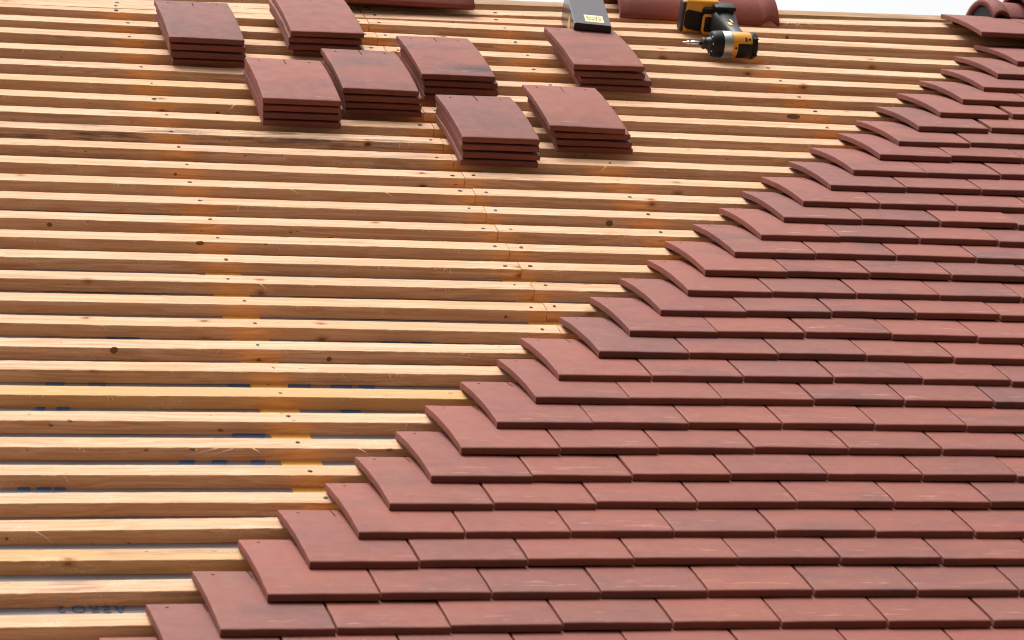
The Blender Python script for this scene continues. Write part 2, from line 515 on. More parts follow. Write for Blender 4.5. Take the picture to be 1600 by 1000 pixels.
def wood_bar(name, L, W, H, mat, seed, rough=.6, step=14.0, chips=True, bow=1.0):
    """sawn timber: x along the length from 0, y 0..W, z -H..0 (mm); wavy arrises with torn fibres"""
    rnd = random.Random(seed)
    bm = bmesh.new()
    n = max(2, int(L / step))
    so = Vector((seed * 3.17, seed * 1.31, 0))
    prof = [(1.2, 0), (W - 1.2, 0), (W, -1.2), (W, -H), (0, -H), (0, -1.2)]
    rings = []
    for i in range(n + 1):
        x = L * i / n
        by = bow * 1.6 * mnoise.noise(Vector((x * .0018, 0, 0)) + so)
        bz = bow * 1.2 * mnoise.noise(Vector((x * .0022, 5, 0)) + so)
        ring = []
        for k, (y, z) in enumerate(prof):
            j1 = rough * mnoise.noise(Vector((x * .05, k * 7.1, 2)) + so) + .5 * rough * mnoise.noise(Vector((x * .16, k * 7.1, 9)) + so)
            j2 = rough * mnoise.noise(Vector((x * .05, k * 7.1, 31)) + so)
            fy = j1 if k in (0, 5) else (j1 * .7)
            ring.append(bm.verts.new(Vector((x, y + by + fy, z + bz + j2 * (.8 if z > -2 else .3))) * .001))
        rings.append(ring)
    m = len(prof)
    for a, b in zip(rings, rings[1:]):
        for k in range(m):
            bm.faces.new((a[k], a[(k + 1) % m], b[(k + 1) % m], b[k]))
    bm.faces.new(rings[0]); bm.faces.new(list(reversed(rings[-1])))
    if chips:
        # torn fibres hanging off the lower top arris, in bursts
        x = rnd.uniform(0, 120)
        while x < L - 20:
            for q in range(rnd.randint(1, 7)):
                xx = x + rnd.uniform(0, 45)
                ln = rnd.uniform(3, 9) if rnd.random() < .84 else rnd.uniform(10, 30)
                dx = rnd.uniform(-1, 1) * ln * .9
                i = min(n, int(xx / L * n))
                base = rings[i][5].co * 1000
                wd = rnd.uniform(.5, 1.1)
                p0 = Vector((xx, base.y - .1, base.z + rnd.uniform(-.3, 1.0)))
                p1 = p0 + Vector((dx * .5, -ln * .30 - .5, -ln * .28))
                p2 = p0 + Vector((dx, -ln * .34 - rnd.uniform(0, 1.5), -ln * .75))
                a = [bm.verts.new((p + Vector((s * wd * wq, 0, 0))) * .001) for p, wq in ((p0, 1), (p1, .7)) for s in (-1, 1)]
                t = bm.verts.new(p2 * .001)
                try:
                    bm.faces.new((a[0], a[1], a[3], a[2])); bm.faces.new((a[2], a[3], t))
                except ValueError: pass
            x += rnd.uniform(60, 420)
    return mesh_of(bm, name)

def bar_matrix(u0, v0, u1, v1, n=0.0):
    ang = math.atan2(v1 - v0, u1 - u0)
    return ROOF @ Matrix.Translation(Vector((u0, v0, n)) * .001) @ Matrix.Rotation(ang, 4, 'Z')

CB_LAB = {0: 'leftmost', 1: 'first', 2: 'second', 3: 'third', 4: 'fourth', 5: 'fifth'}
for k, nm in ((0, None), (1, 'orange pine counter batten up the slope under the battens, left of the tile stacks'),
              (2, 'orange pine counter batten under the batten butt joints, mid roof'),
              (3, 'orange pine counter batten under the battens, passing beneath the screw carton'),
              (4, 'orange pine counter batten under the battens, passing beneath the impact driver'), (5, None)):
    if nm is None: continue
    u0, u1 = rafter_u(k, -460), rafter_u(k, 3080)
    me = wood_bar('counter_batten', 3540, 72, 3.0, M_COUNTER, 300 + k, .4, 60, False, .3)
    o = link('counter_batten', me, M_COUNTER)
    o.matrix_world = bar_matrix(u0 + 34, -460, u1 + 34, 3080, NT_TOP - BH + 1.4)
    o['resin'] = .0
    tag(o, nm, 'counter batten', 'counter battens under the roof battens')

# ------------------------------------------------------------------ battens
ncb = len(BAT)
def batten_line(c):
    """front-edge v at two u positions for batten c"""
    if c in (30, 31):
        a, b = {30: ((2013, 2949), (2441, 2961)), 31: ((2041, 3033), (2480, 3060))}[c]
        return a, b
    if c == -1:
        return (-194, -158), (150, -150)
    h = ROWS[c]['head']
    return tuple(BAT[c]), (h[0], h[1] - 41.5)
WEATHER = {21: .9, 1: .55, 2: .35, 25: .35, 13: .2, 20: .45, 27: .3, 5: .1}
RESIN = {8: .75, 2: .6, 24: .3, 12: .15}
def joint_u(v): return 991 - .013 * v
nail_me = None
def nail_mesh():
    bm = bmesh.new()
    bmesh.ops.create_cone(bm, cap_ends=True, segments=12, radius1=.0044, radius2=.0036, depth=.0012)
    return mesh_of(bm, 'nail')
nail_me = nail_mesh()
rn = random.Random(11)
def put_nail(par, u, v):
    o = link('nail', nail_me, M_NAIL, par)
    M = ROOF @ Matrix.Translation(Vector((u, v, NT_TOP + .2)) * .001) @ Matrix.Rotation(rn.uniform(-.16, .16), 4, 'X') @ Matrix.Rotation(rn.uniform(-.16, .16), 4, 'Y')
    M = M @ Matrix.Diagonal((rn.uniform(.8, 1.35), rn.uniform(.8, 1.1), 1, 1))
    o.matrix_parent_inverse = par.matrix_world.inverted()
    o.matrix_world = M
BATTEN_OBJ = {}
def vline(c, u):
    (ua, va), (ub, vb) = batten_line(c)
    return va + (vb - va) * (u - ua) / (ub - ua)
bpy.context.view_layer.update()
for c in range(-1, 32):
    nth = ORD[c + 2]
    vj = vline(c, 980)
    uj = joint_u(vj)
    split = c >= 11
    left = -820.0
    right = 3250.0 if c >= 11 else max(700.0, ROWS[max(c, 0)]['head'][0] + 420.0)
    spans = [(left, uj - .7), (uj + .7, right)] if split else [(left, right)]
    for si, (a, b) in enumerate(spans):
        dv = rn.uniform(-1.3, 1.3) if split else 0
        dn = rn.uniform(-1.0, .6) if split else rn.uniform(-.4, .4)
        me = wood_bar('batten', b - a, BW, BH, M_WOOD, (c + 3) * 2 + si, .6)
        o = link('batten', me, M_WOOD)
        o.matrix_world = bar_matrix(a, vline(c, a) + dv, b, vline(c, b) + dv, NT_TOP + dn)
        if c in WEATHER and (si == 0 or c in (13, 25)): o['weather'] = WEATHER[c]
        else: o['weather'] = 0.0
        o['resin'] = RESIN.get(c, 0.0) if si == 0 else 0.0
        look = 'grey-streaked' if WEATHER.get(c, 0) > .5 and si == 0 else ('yellowish' if RESIN.get(c, 0) > .5 and si == 0 else 'pale')
        if split and c not in (30, 31):
            tag(o, '%s pine batten, %s row up from the photo bottom, %s the butt joint' % (look, nth, 'left of' if si == 0 else 'right of'), 'batten', 'battens nailed across the roof')
        elif split:
            tag(o, '%s pine batten in the %s row below the ridge board, %s the butt joint' % (look, 'second' if c == 30 else 'top', 'left of' if si == 0 else 'right of'), 'batten', 'battens nailed across the roof')
        else:
            tag(o, '%s unbroken pine batten, %s row up from the photo bottom' % (look, nth), 'batten', 'battens nailed across the roof')
        BATTEN_OBJ[(c, si)] = o
        bpy.context.view_layer.update()
        hu = ROWS[c]['head'][0] if c in ROWS else 2400
        for k in (1, 2, 3, 4):
            v0 = vline(c, 900)
            u = rafter_u(k, v0) + rn.uniform(-9, 9)
            us = [u] if k != 2 else ([uj - rn.uniform(24, 36), uj + rn.uniform(20, 34)] if split else [])
            for q in us:
                if a + 5 < q < b - 5 and q < hu + 40:
                    put_nail(o, q, vline(c, q) + BW * rn.uniform(.35, .62))

# marked knots and loose slivers seen on single battens
def knot(c, u, w, h, off, top=False):
    si = 1 if (c >= 11 and u > joint_u(vline(c, u))) else 0
    par = BATTEN_OBJ[(c, si)]
    bm = bmesh.new()
    bmesh.ops.create_uvsphere(bm, u_segments=18, v_segments=10, radius=1)
    for v in bm.verts:
        f = 1 + .22 * mnoise.noise(v.co * 1.7 + Vector((u, c, 0)))
        v.co = Vector((v.co.x * w * .36 * f, v.co.y * 1.0, v.co.z * h * .36 * f)) * .001
    o = link('knot', mesh_of(bm, 'knot', True), M_KNOT, par)
    o.matrix_parent_inverse = par.matrix_world.inverted()
    if top: o.matrix_world = ROOF @ Matrix.Translation(Vector((u, vline(c, u) + off, NT_TOP)) * .001) @ Matrix.Rotation(R(90), 4, 'X')
    else: o.matrix_world = ROOF @ Matrix.Translation(Vector((u, vline(c, u) - .2, NT_TOP - off)) * .001)
for kk in [(10,104,19.8,19.4,4.6),(17,1240,21.7,19.6,14.5),(10,373,11.8,11.8,21.5),(10,505,13.0,14.5,17.0),(24,1884,48.6,16.9,8.2),(19,340,14.8,13.4,13.7),(15,334,27.9,12.7,3.0),(19,813,13.7,12.2,13.9),(19,1452,8.4,12.5,6.0),(16,47,15.3,12.7,11.6),(23,490,12.8,7.9,20.8),(31,1036,9.5,12.3,13.5),(30,2068,13.1,14.6,11.9),(3,-149,7.1,7.9,14.3),(12,893,8.7,9.7,14.4)]:
    knot(*kk)

def sliver(c, u, ln, du, dn):
    si = 1 if (c >= 11 and u > joint_u(vline(c, u))) else 0
    par = BATTEN_OBJ[(c, si)]
    bm = bmesh.new()
    pv = []
    for i in range(7):
        t = i / 6
        wd = 1.3 * (1 - t * .75)
        x = du * t + 6 * math.sin(t * 2.6) * (1 if du > 0 else -1)
        y = -3 - 7 * math.sin(t * 2.2)
        z = 1 - dn * t
        pv.append([bm.verts.new(Vector((x + s * wd, y, z + q * .35)) * .001) for s, q in ((-1, -1), (1, -1), (1, 1), (-1, 1))])
    for a, b in zip(pv, pv[1:]):
        for k in range(4): bm.faces.new((a[k], a[(k + 1) % 4], b[(k + 1) % 4], b[k]))
    bm.faces.new(pv[0]); bm.faces.new(list(reversed(pv[-1])))
    o = link('splinter', mesh_of(bm, 'splinter', True), M_SPLINT, par)
    o.matrix_parent_inverse = par.matrix_world.inverted()
    o.matrix_world = ROOF @ Matrix.Translation(Vector((u, vline(c, u), NT_TOP)) * .001)
for kk in [(18,771,0,11.2,10.799999999999999),(18,569,0,11.2,10.799999999999999),(20,1312,0,-14.0,19.2),(23,528,0,-14.0,16.8),(6,262,0,-47.599999999999994,14.399999999999999),(6,234,0,-56.0,12.0),(3,-105,0,25.2,19.2),(13,423,0,5.6,14.399999999999999),(31,1963,0,19.599999999999998,12.0),(29,1932,0,14.0,7.199999999999999),(6,295,0,8.399999999999999,7.199999999999999),(28,1020,0,8.399999999999999,9.6),(6,482,0,11.2,7.199999999999999),(31,2085,0,26,26),(31,2098,0,-18,16),(31,2110,0,40,18),(31,2150,0,16,10),(31,2128,0,-10,22)]:
    sliver(*kk)

# ridge board: stands upright behind the top batten
e0, e1 = (1700.0, 3063.0), (3250.0, 3137.0)
bm = bmesh.new()
def rb_pt(u, dy, dz):
    p = roof_pt(u, 3076 + (u - 1700) * .043, NT_TOP)
    return Vector((p.x, p.y + dy, p.z + dz))
n = 60
rings = []
for i in range(n + 1):
    u = -820 + (3250 + 820) * i / n
    jj = .0008 * mnoise.noise(Vector((u * .01, 3, 3)))
    rings.append([bm.verts.new(rb_pt(u, 0 + jj, -.12)), bm.verts.new(rb_pt(u, 0 + jj, .004 + jj)), bm.verts.new(rb_pt(u, .016, .0205 + jj)),
                  bm.verts.new(rb_pt(u, .050, .0205 + jj)), bm.verts.new(rb_pt(u, .045, -.12))])
for a, b in zip(rings, rings[1:]):
    for k in range(5): bm.faces.new((a[k], a[(k + 1) % 5], b[(k + 1) % 5], b[k]))
bm.faces.new(rings[0]); bm.faces.new(list(reversed(rings[-1])))
rb = link('ridge_board', mesh_of(bm, 'ridge_board'), M_RIDGEWOOD)
rb['weather'] = .25; rb['resin'] = 0.0
tag(rb, 'brown timber ridge board along the top of the roof against the sky', 'ridge board')

# ------------------------------------------------------------------ plain clay tile (shared meshes)
def tile_mesh(seed):
    rnd = random.Random(seed)
    W, L, T = TW, TL, TT
    sag = 6.5 + rnd.uniform(-.35, .35)
    tw = rnd.uniform(-.8, .8)
    hx = 58.0                                  # nail holes either side of the centre line
    xs = [-W / 2, -W / 2 + .3, -W / 2 + .9, -W / 2 + 1.5, -78, -hx - 2.6, -hx + 2.6, -44, -30, -15, -1.2, 1.2, 15, 30, 44, hx - 2.6, hx + 2.6, 78, W / 2 - 1.5, W / 2 - .9, W / 2 - .3, W / 2]
    ys = [0, .25, .8, 1.8, 3.4, 9, 25, 45, 70, 95, 120, 145, 170, 195, 213, 230, 243, 252.4, 257.6, 268, L]
    bm = bmesh.new()
    def zt(x, y):
        t = y / L
        return 4 * sag * t * (1 - t) + tw * (x / W) * (1 - 2 * t) - .3 * (2 * x / W) ** 2 + .35 * mnoise.noise(Vector((x * .03 + seed, y * .03, 0)))
    nx, ny = len(xs), len(ys)
    def drop(x, y):
        out = 0.0
        for r, d in ((1.5, W / 2 - abs(x)), (3.4, y)):
            if d < r: out = max(out, r - math.sqrt(max(0.0, r * r - (r - d) ** 2)))
        return out
    def rag(x, y):
        ex = .6 * mnoise.noise(Vector((seed * 3.1, y * .06, 9 * (x > 0)))) if W / 2 - abs(x) < 3 else 0
        ey = .8 * mnoise.noise(Vector((x * .05, seed * 1.7, 9 * (y > 9)))) if (y < 3 or y == L) else 0
        return x + ex, y + ey
    tp = [[None] * nx for _ in range(ny)]
    bt = [[None] * nx for _ in range(ny)]
    for j, y in enumerate(ys):
        for i, x in enumerate(xs):
            rx, ry = rag(x, y)
            tp[j][i] = bm.verts.new(Vector((rx, ry, T + zt(x, y) - drop(x, y))) * .001)
            bt[j][i] = bm.verts.new(Vector((rx, ry, zt(x, y))) * .001)
    hole = set()
    jh = ys.index(252.4)
    for ih in (xs.index(-hx - 2.6), xs.index(hx - 2.6)): hole.add((jh, ih))
    slot = set()
    ic = xs.index(-1.2)
    for j in range(ny - 1):
        if ys[j] >= 230: slot.add((j, ic))
    for j in range(ny - 1):
        for i in range(nx - 1):
            q = ((j, i), (j, i + 1), (j + 1, i + 1), (j + 1, i))
            if (j, i) in hole:
                for (a, b), (c, d) in zip(q, q[1:] + q[:1]):
                    bm.faces.new((tp[a][b], tp[c][d], bt[c][d], bt[a][b]))
                continue
            if (j, i) not in slot: bm.faces.new([tp[a][b] for a, b in q])
            bm.faces.new([bt[a][b] for a, b in reversed(q)])
    # centre mark: a shallow groove at the head
    dep = Vector((0, 0, -.005))
    cells = sorted(slot)
    lo = {}
    for (j, i) in cells:
        for a, b in ((j, i), (j, i + 1), (j + 1, i + 1), (j + 1, i)):
            if (a, b) not in lo: lo[(a, b)] = bm.verts.new(tp[a][b].co + dep)
    for (j, i) in cells:
        bm.faces.new([lo[x] for x in ((j, i), (j, i + 1), (j + 1, i + 1), (j + 1, i))])
        for ii in (i, i + 1):
            bm.faces.new((tp[j][ii], tp[j + 1][ii], lo[(j + 1, ii)], lo[(j, ii)]))
    j0 = cells[0][0]
    bm.faces.new((tp[j0][ic], tp[j0][ic + 1], lo[(j0, ic + 1)], lo[(j0, ic)]))
    # outer walls
    be = []
    for j in range(ny - 1):
        for i in (0, nx - 1):
            bm.faces.new((tp[j][i], tp[j + 1][i], bt[j + 1][i], bt[j][i]))
            be.append((tp[j][i], tp[j + 1][i])); be.append((bt[j][i], bt[j + 1][i]))
    for i in range(nx - 1):
        for j in (0, ny - 1):
            if j == ny - 1 and i == ic:
                a, b = lo[(j, ic)], lo[(j, ic + 1)]
                bm.faces.new((a, b, bt[j][i + 1], bt[j][i]))
                bm.faces.new((tp[j][i], a, bt[j][i])) if False else None
                continue
            bm.faces.new((tp[j][i], tp[j][i + 1], bt[j][i + 1], bt[j][i]))
            if j == 0:
                be.append((tp[j][i], tp[j][i + 1])); be.append((bt[j][i], bt[j][i + 1]))
    # two hanging nibs under the head
    for sx in (-42, 42):
        rbox(bm, (sx, L - 9, -5.5), (28, 15, 14), 2.0, 1)
    bmesh.ops.recalc_face_normals(bm, faces=bm.faces)
    for e in bm.edges:
        if len(e.link_faces) != 2 or e.calc_face_angle(9) > R(50): e.smooth = False
    return mesh_of(bm, 'roof_tile', True)

TILE_ME = [tile_mesh(s) for s in range(1, 8)]
for me in TILE_ME: me.materials.append(M_TILE)
rt = random.Random(21)
def put_tile(u_left, v_tail, n_tail, ang, roll=0.0, yaw=0.0):
    """tile whose tail's upper left corner is at (u_left, v_tail, n_tail); ang lowers the head"""
    o = link('roof_tile', TILE_ME[rt.randrange(len(TILE_ME))])
    M = ROOF @ Matrix.Translation(Vector((u_left, v_tail, n_tail)) * .001)
    M = M @ Matrix.Rotation(yaw, 4, 'Z') @ Matrix.Rotation(-ang, 4, 'X') @ Matrix.Rotation(roll, 4, 'Y')
    M = M @ Matrix.Translation(Vector((TW / 2, 0, -TT)) * .001)
    o.matrix_world = M
    return o

LAID_ANG = math.asin((ZT - ZH) / TL)
def laid_label(c, j):
    course = ORD[c + 2]
    if j == 0:
        return 'red clay tile at the stepped end, %s laid course from the bottom' % course
    return 'red clay tile, %s from the stepped end, %s laid course from the bottom' % (ORD[j + 1], course)
def lay(c, j, u, v):
    o = put_tile(u + rt.uniform(-.4, .4), v, ZT + rt.uniform(-.6, .6), LAID_ANG + R(rt.uniform(-.12, .12)), R(rt.uniform(-.18, .18)), R(rt.uniform(-.2, .2)))
    tag(o, laid_label(c, j), 'roof tile', 'red clay tiles laid on the roof')
    return o
for c in sorted(ROWS):
    tails = [tuple(t) for t in ROWS[c]['tails']]
    if c == 0:
        tails = [(39, -281), (219, -272), (396, -268), (577, -272), (752, -264), (930, -264), (1108, -264), (1290, -266)]
    if c == 29: tails = [(2560, 2622), (2739, 2626)]
    # carry each course a little past the frame
    nx = 2 if c > 1 else 1
    lim = {True: 0}.get(False, 0)
    if len(tails) > 2:
        vs = [t[1] for t in tails]
        u00 = tails[0][0]
        tails = [(u00 + i * 178.2 + .25 * (t[0] - u00 - i * 178.2), .5 * t[1] + .5 * sum(vs[max(0, i - 1):i + 2]) / len(vs[max(0, i - 1):i + 2])) for i, t in enumerate(tails)]
    for j, (u, v) in enumerate(tails):
        lay(c, j, u, v)
    u, v = tails[-1]
    for q in range(2):
        lay(c, len(tails) + q, u + 178.2 * (q + 1), v)
# course at the very bottom: only its first head shows
for j in range(3):
    lay(-1, j, -44 + 178.4 * j, -378)
# course 30 and the top course under the ridge tiles
for j in range(2):
    lay(30, j, 2707 + 178.4 * j, 2722)
for j in range(3):
    o = put_tile(2549 + 179 * j, 2838, 60, R(9.6), R(rt.uniform(-.3, .3)), 0)
    tag(o, 'red clay tile, %s from the stepped end, course under the ridge tiles' % ('first' if j == 0 else ORD[j + 1]), 'roof tile', 'red clay tiles laid on the roof')

STACK_AT = {1: 'far left tile stack', 2: 'stack by the upturned ridge tile at the photo top left', 3: 'lowest stack of the left cluster', 4: 'stack in the middle of the left cluster',
            5: 'soot-marked stack right of the left cluster', 6: 'lowest of all the tile stacks', 7: 'stack against the black screw carton', 8: 'stack just below the carton stack'}
STACK_AT = {1: 'far left stack', 2: 'stack cut off by the photo top edge', 3: 'stack lying lowest on the left of the roof', 4: 'middle stack of the left cluster',
            5: 'stack with the soot-marked top tile', 6: 'stack lowest on the roof', 7: 'stack touching the black screw carton', 8: 'stack right of the lowest stack'}
POSN = {0: 'topmost', 1: 'second from top', 2: 'third from top', 3: 'bottom'}
for k in sorted(STACKS):
    yaw = R(rt.uniform(-.6, .6))
    for i, (u, v) in enumerate(STACKS[k]):
        n = NT_TOP + 63.5 - 16.5 * i
        o = put_tile(u, v, n, R(.9 - .35 * i) if i < 3 else R(-.4), R(rt.uniform(-.4, .4)), yaw + R(rt.uniform(-.5, .5)))
        o['soot'] = 1.0 if (k == 5 and i == 0) else 0.0
        tag(o, 'red tile, %s in the %s' % (POSN[i], STACK_AT[k]), 'roof tile', 'red clay tiles stacked loose on the battens')

# ------------------------------------------------------------------ half-round ridge tiles
def ridge_mesh(L, Ro=116.0, T=14.0, a0=R(22), a1=R(158), collar=46.0, cside=0):
    """axis along x (0..L), crown up; a rolled collar at the x=0 end (cside 0) or the x=L end"""
    bm = bmesh.new()
    xs = [0, 2, 6, 12, 18, 24, 30, 36, 41, collar, collar + 2] + [collar + 2 + (L - collar - 2) * t / 10 for t in range(1, 11)]
    def bulge(x):
        if x <= 4: return 4 + x * .5
        if x < collar: return 3 + 7.0 * math.sin(math.pi * min(1, max(0, (x - 2) / (collar - 2)))) ** .7
        return 0
    na = 30
    outer, inner = [], []
    for x in xs:
        xx = x if cside == 0 else L - x
        ro, ri = [], []
        for i in range(na + 1):
            b = bulge(x)
            tr = R(6.5) * (math.sin(math.pi * min(1, max(0, x / collar))) ** .8 if x < collar else 0)
            a = a0 + tr + (a1 - a0 - 2 * tr) * i / na
            ro.append(bm.verts.new(Vector((xx, math.cos(a) * (Ro + b), math.sin(a) * (Ro + b))) * .001))
            ri.append(bm.verts.new(Vector((xx, math.cos(a) * (Ro - T + b * .8), math.sin(a) * (Ro - T + b * .8))) * .001))
        outer.append(ro); inner.append(ri)
    for k in range(len(xs) - 1):
        for i in range(na):
            bm.faces.new((outer[k][i], outer[k][i + 1], outer[k + 1][i + 1], outer[k + 1][i]))
            bm.faces.new((inner[k][i], inner[k][i + 1], inner[k + 1][i + 1], inner[k + 1][i]))
        for i in (0, na):
            bm.faces.new((outer[k][i], outer[k + 1][i], inner[k + 1][i], inner[k][i]))
    for k in (0, len(xs) - 1):
        for i in range(na):
            bm.faces.new((outer[k][i], outer[k][i + 1], inner[k][i + 1], inner[k][i]))
    return mesh_of(bm, 'ridge_tile', True)

def put_ridge(u, v, n, L, label, rollx=0.0, yaw=0.0, cside=0, tilt=0.0, group=None, span=68):
    """near lower edge of the shell starts at (u, v, n)"""
    o = link('ridge_tile', ridge_mesh(L, a0=R(90 - span), a1=R(90 + span), cside=cside), M_RIDGE)
    p = roof_pt(u, v, n)
    q = Vector((0, 116 * math.cos(R(90 + span)), 116 * math.sin(R(90 + span)))) * .001
    Rx = Matrix.Rotation(yaw, 4, 'Z') @ Matrix.Rotation(-tilt, 4, 'Y') @ Matrix.Rotation(rollx, 4, 'X')
    o.matrix_world = Matrix.Translation(p) @ Rx @ Matrix.Translation(-q)
    tag(o, label, 'ridge tile', group)
    return o
rend = put_ridge(2683, 3067, 25, 430, 'half-round red ridge tile set at the end of the finished ridge, open arch facing left', group='half-round ridge tiles', yaw=R(1.4))
bm = bmesh.new()
pr = [bm.verts.new(Vector((7, 101 * math.cos(R(22 + 136 * i / 24)), 101 * math.sin(R(22 + 136 * i / 24)))) * .001) for i in range(25)]
pb = [bm.verts.new(v.co + Vector((.25, 0, 0))) for v in pr]
bm.faces.new(pr); bm.faces.new(list(reversed(pb)))
for i in range(25): bm.faces.new((pr[i], pr[(i + 1) % 25], pb[(i + 1) % 25], pb[i]))
link('arch_shade_plug', mesh_of(bm, 'arch_shade_plug'), M_BLK, rend)  # black plug added inside the arch to stand in for its shade
put_ridge(2775, 3062, 52, 430, 'half-round red ridge tile overlapping the end ridge tile at the top right corner', group='half-round ridge tiles', yaw=R(1.4))
put_ridge(1632, 2996, 2, 432, 'half-round red ridge tile lying loose behind the yellow impact driver', rollx=R(6), cside=1, yaw=R(2.2), span=86, group='half-round ridge tiles')
put_ridge(800, 2958, 22, 440, 'half-round red ridge tile lying at the photo top edge left of the screw carton', rollx=R(12), cside=0, yaw=R(1.5), group='half-round ridge tiles')

# ------------------------------------------------------------------ carton of screws
def frame_empty(name, u, v, n, yaw=0.0):
    o = bpy.data.objects.new(name, None)
    o.empty_display_size = .05
    COL.objects.link(o)
    o.matrix_world = ROOF @ Matrix.Translation(Vector((u, v, n)) * .001) @ Matrix.Rotation(yaw, 4, 'Z')
    return o
def text_part(txt, size, par, loc, rot, mat, name, sx=1.0, ext=.0001, spacing=1.0):
    cu = bpy.data.curves.new(name, 'FONT')
    cu.body = txt
    cu.size = size * .001
    cu.align_x = 'CENTER'; cu.align_y = 'CENTER'
    cu.extrude = ext
    cu.space_line = .86
    cu.offset = .00018
    cu.materials.append(mat)
    o = link(name, flat_mesh(cu, name), mat, par)
    o.matrix_local = Matrix.Translation(Vector(loc) * .001) @ rot @ Matrix.Diagonal((sx, 1, 1, 1))
    return o
BXH = 80.0
box = frame_empty('screw_carton', 1424, 2712, NT_TOP, R(-9.5))
tag(box, 'glossy black carton of screws with a small cream label, lying behind a tile stack', 'carton')
bm = bmesh.new()
rbox(bm, (46, 132, BXH / 2), (92, 264, BXH), 2.2, 2)
for v in bm.verts:
    v.co.z += .0012 * mnoise.noise(v.co * 9)
link('carton_body', mesh_of(bm, 'carton_body'), M_CARD, box)
bm = bmesh.new()
rbox(bm, (46, 130, BXH + .3), (89, 258, .9), .3, 1)
link('lid_flap', mesh_of(bm, 'lid_flap'), plain('sky_sheen_black_card', (.066, .060, .070), .6, 0.0, .25), box)  # top coloured greyer than the body: sky reflection put into its colour
bm = bmesh.new()
rbox(bm, (52, 44, BXH + 1.0), (46, 52, .5))
lab = link('label', mesh_of(bm, 'label'), M_LAB, box)
t = text_part('STAR\nDRIVE', 18.5, lab, (52, 44, BXH + 1.4), Matrix.Rotation(math.pi, 4, 'Z'), M_INK, 'lettering', .80)
bm = bmesh.new()
for s in (0, 1):
    pass
pts = [(0, 62, 14), (0, 92, 40), (0, 122, 64), (0, 92, 46)]
d = [(-.3, 96, 8), (-.3, 124, 40), (-.3, 96, 72), (-.3, 68, 40)]
fr_ = [bm.verts.new(Vector((-.6, y, z)) * .001) for _, y, z in d]
bk_ = [bm.verts.new(Vector((.2, y, z)) * .001) for _, y, z in d]
bm.faces.new(fr_); bm.faces.new(list(reversed(bk_)))
for i in range(4): bm.faces.new((fr_[i], fr_[(i + 1) % 4], bk_[(i + 1) % 4], bk_[i]))
link('side_label', mesh_of(bm, 'side_label'), M_AMBER, box)

# ------------------------------------------------------------------ cordless impact driver lying on its side
drv = frame_empty('impact_driver', 1800, 2740, NT_TOP, R(-1.0))
tag(drv, 'yellow and black cordless impact driver lying on its side with a screw bit fitted', 'impact driver')
CZ = 33.5
def part(name, bm, mat, par=drv, smooth=True):
    o = link(name, mesh_of(bm, name, smooth), mat, par)
    return o
bm = bmesh.new()
lathe_x(bm, [(38, 32.0), (40, 32.6), (66, 32.8), (88, 32.4), (92, 31.0)], 0, CZ, 40)
body = part('housing', bm, M_YEL)
bm = bmesh.new()
lathe_x(bm, [(88, 26), (88, 33.0), (91, 34.2), (99, 33.8), (103, 31.0), (105, 24)], 0, CZ, 40)
for q in range(5):
    rbox(bm, (97, -30 + q * 2.0, CZ - 14 + q * 10), (12, 10, 4), 1.2, 1)
part('rear_cap', bm, M_BLK)
bm = bmesh.new()
lathe_x(bm, [(51, 32.6), (52, 33.8), (88, 33.6), (89, 32.6)], 0, CZ, 14, R(156), R(232))
part('side_panel', bm, M_BLK, body)
for x, a in ((46, 176), (72, 140), (72, 131), (81, 134)):
    bm = bmesh.new()
    bmesh.ops.create_uvsphere(bm, u_segments=12, v_segments=8, radius=.0030)
    o = part('screw_recess', bm, M_BLK, body)
    o.matrix_local = Matrix.Translation(Vector((x, 32.6 * math.cos(R(a)), CZ + 32.6 * math.sin(R(a)))) * .001)
bm = bmesh.new()
lathe_x(bm, [(14, 31.5), (16, 33.0), (36, 33.8), (39, 33.8), (39, 30)], 0, CZ, 40)
part('gear_case', bm, M_ALU)
bm = bmesh.new()
lathe_x(bm, [(-12, 17), (-12, 27.5), (-9, 30.8), (-3, 32.2), (13, 33.6), (16, 33.2), (16, 26)], 0, CZ, 40)
nose = part('nose_bumper', bm, M_BLK)
for a in (120, 165, 210, 250):
    bm = bmesh.new()
    bmesh.ops.create_cone(bm, cap_ends=True, segments=10, radius1=.0022, radius2=.0022, depth=.003)
    o = part('screw_head', bm, M_STEEL, nose)
    o.matrix_local = Matrix.Translation(Vector((-11.5, 25.0 * math.cos(R(a)), CZ + 25.0 * math.sin(R(a)))) * .001) @ Matrix.Rotation(R(90), 4, 'Y')
bm = bmesh.new()
lathe_x(bm, [(-34, 8), (-34, 12.5), (-31, 14.5), (-27, 14.5), (-26, 13.4), (-22, 13.4), (-21, 15.2), (-14, 16), (-10, 19)], 0, CZ, 28)
part('chuck', bm, M_GRY)
bm = bmesh.new()
lathe_x(bm, [(-84, .8), (-80, 2.2), (-72, 3.2), (-70, 4.6), (-66, 4.8), (-65, 3.9), (-62, 3.9), (-61, 5.0), (-50, 5.2), (-34, 5.2)], 0, CZ, 16)
part('screw_bit', bm, M_STEEL)
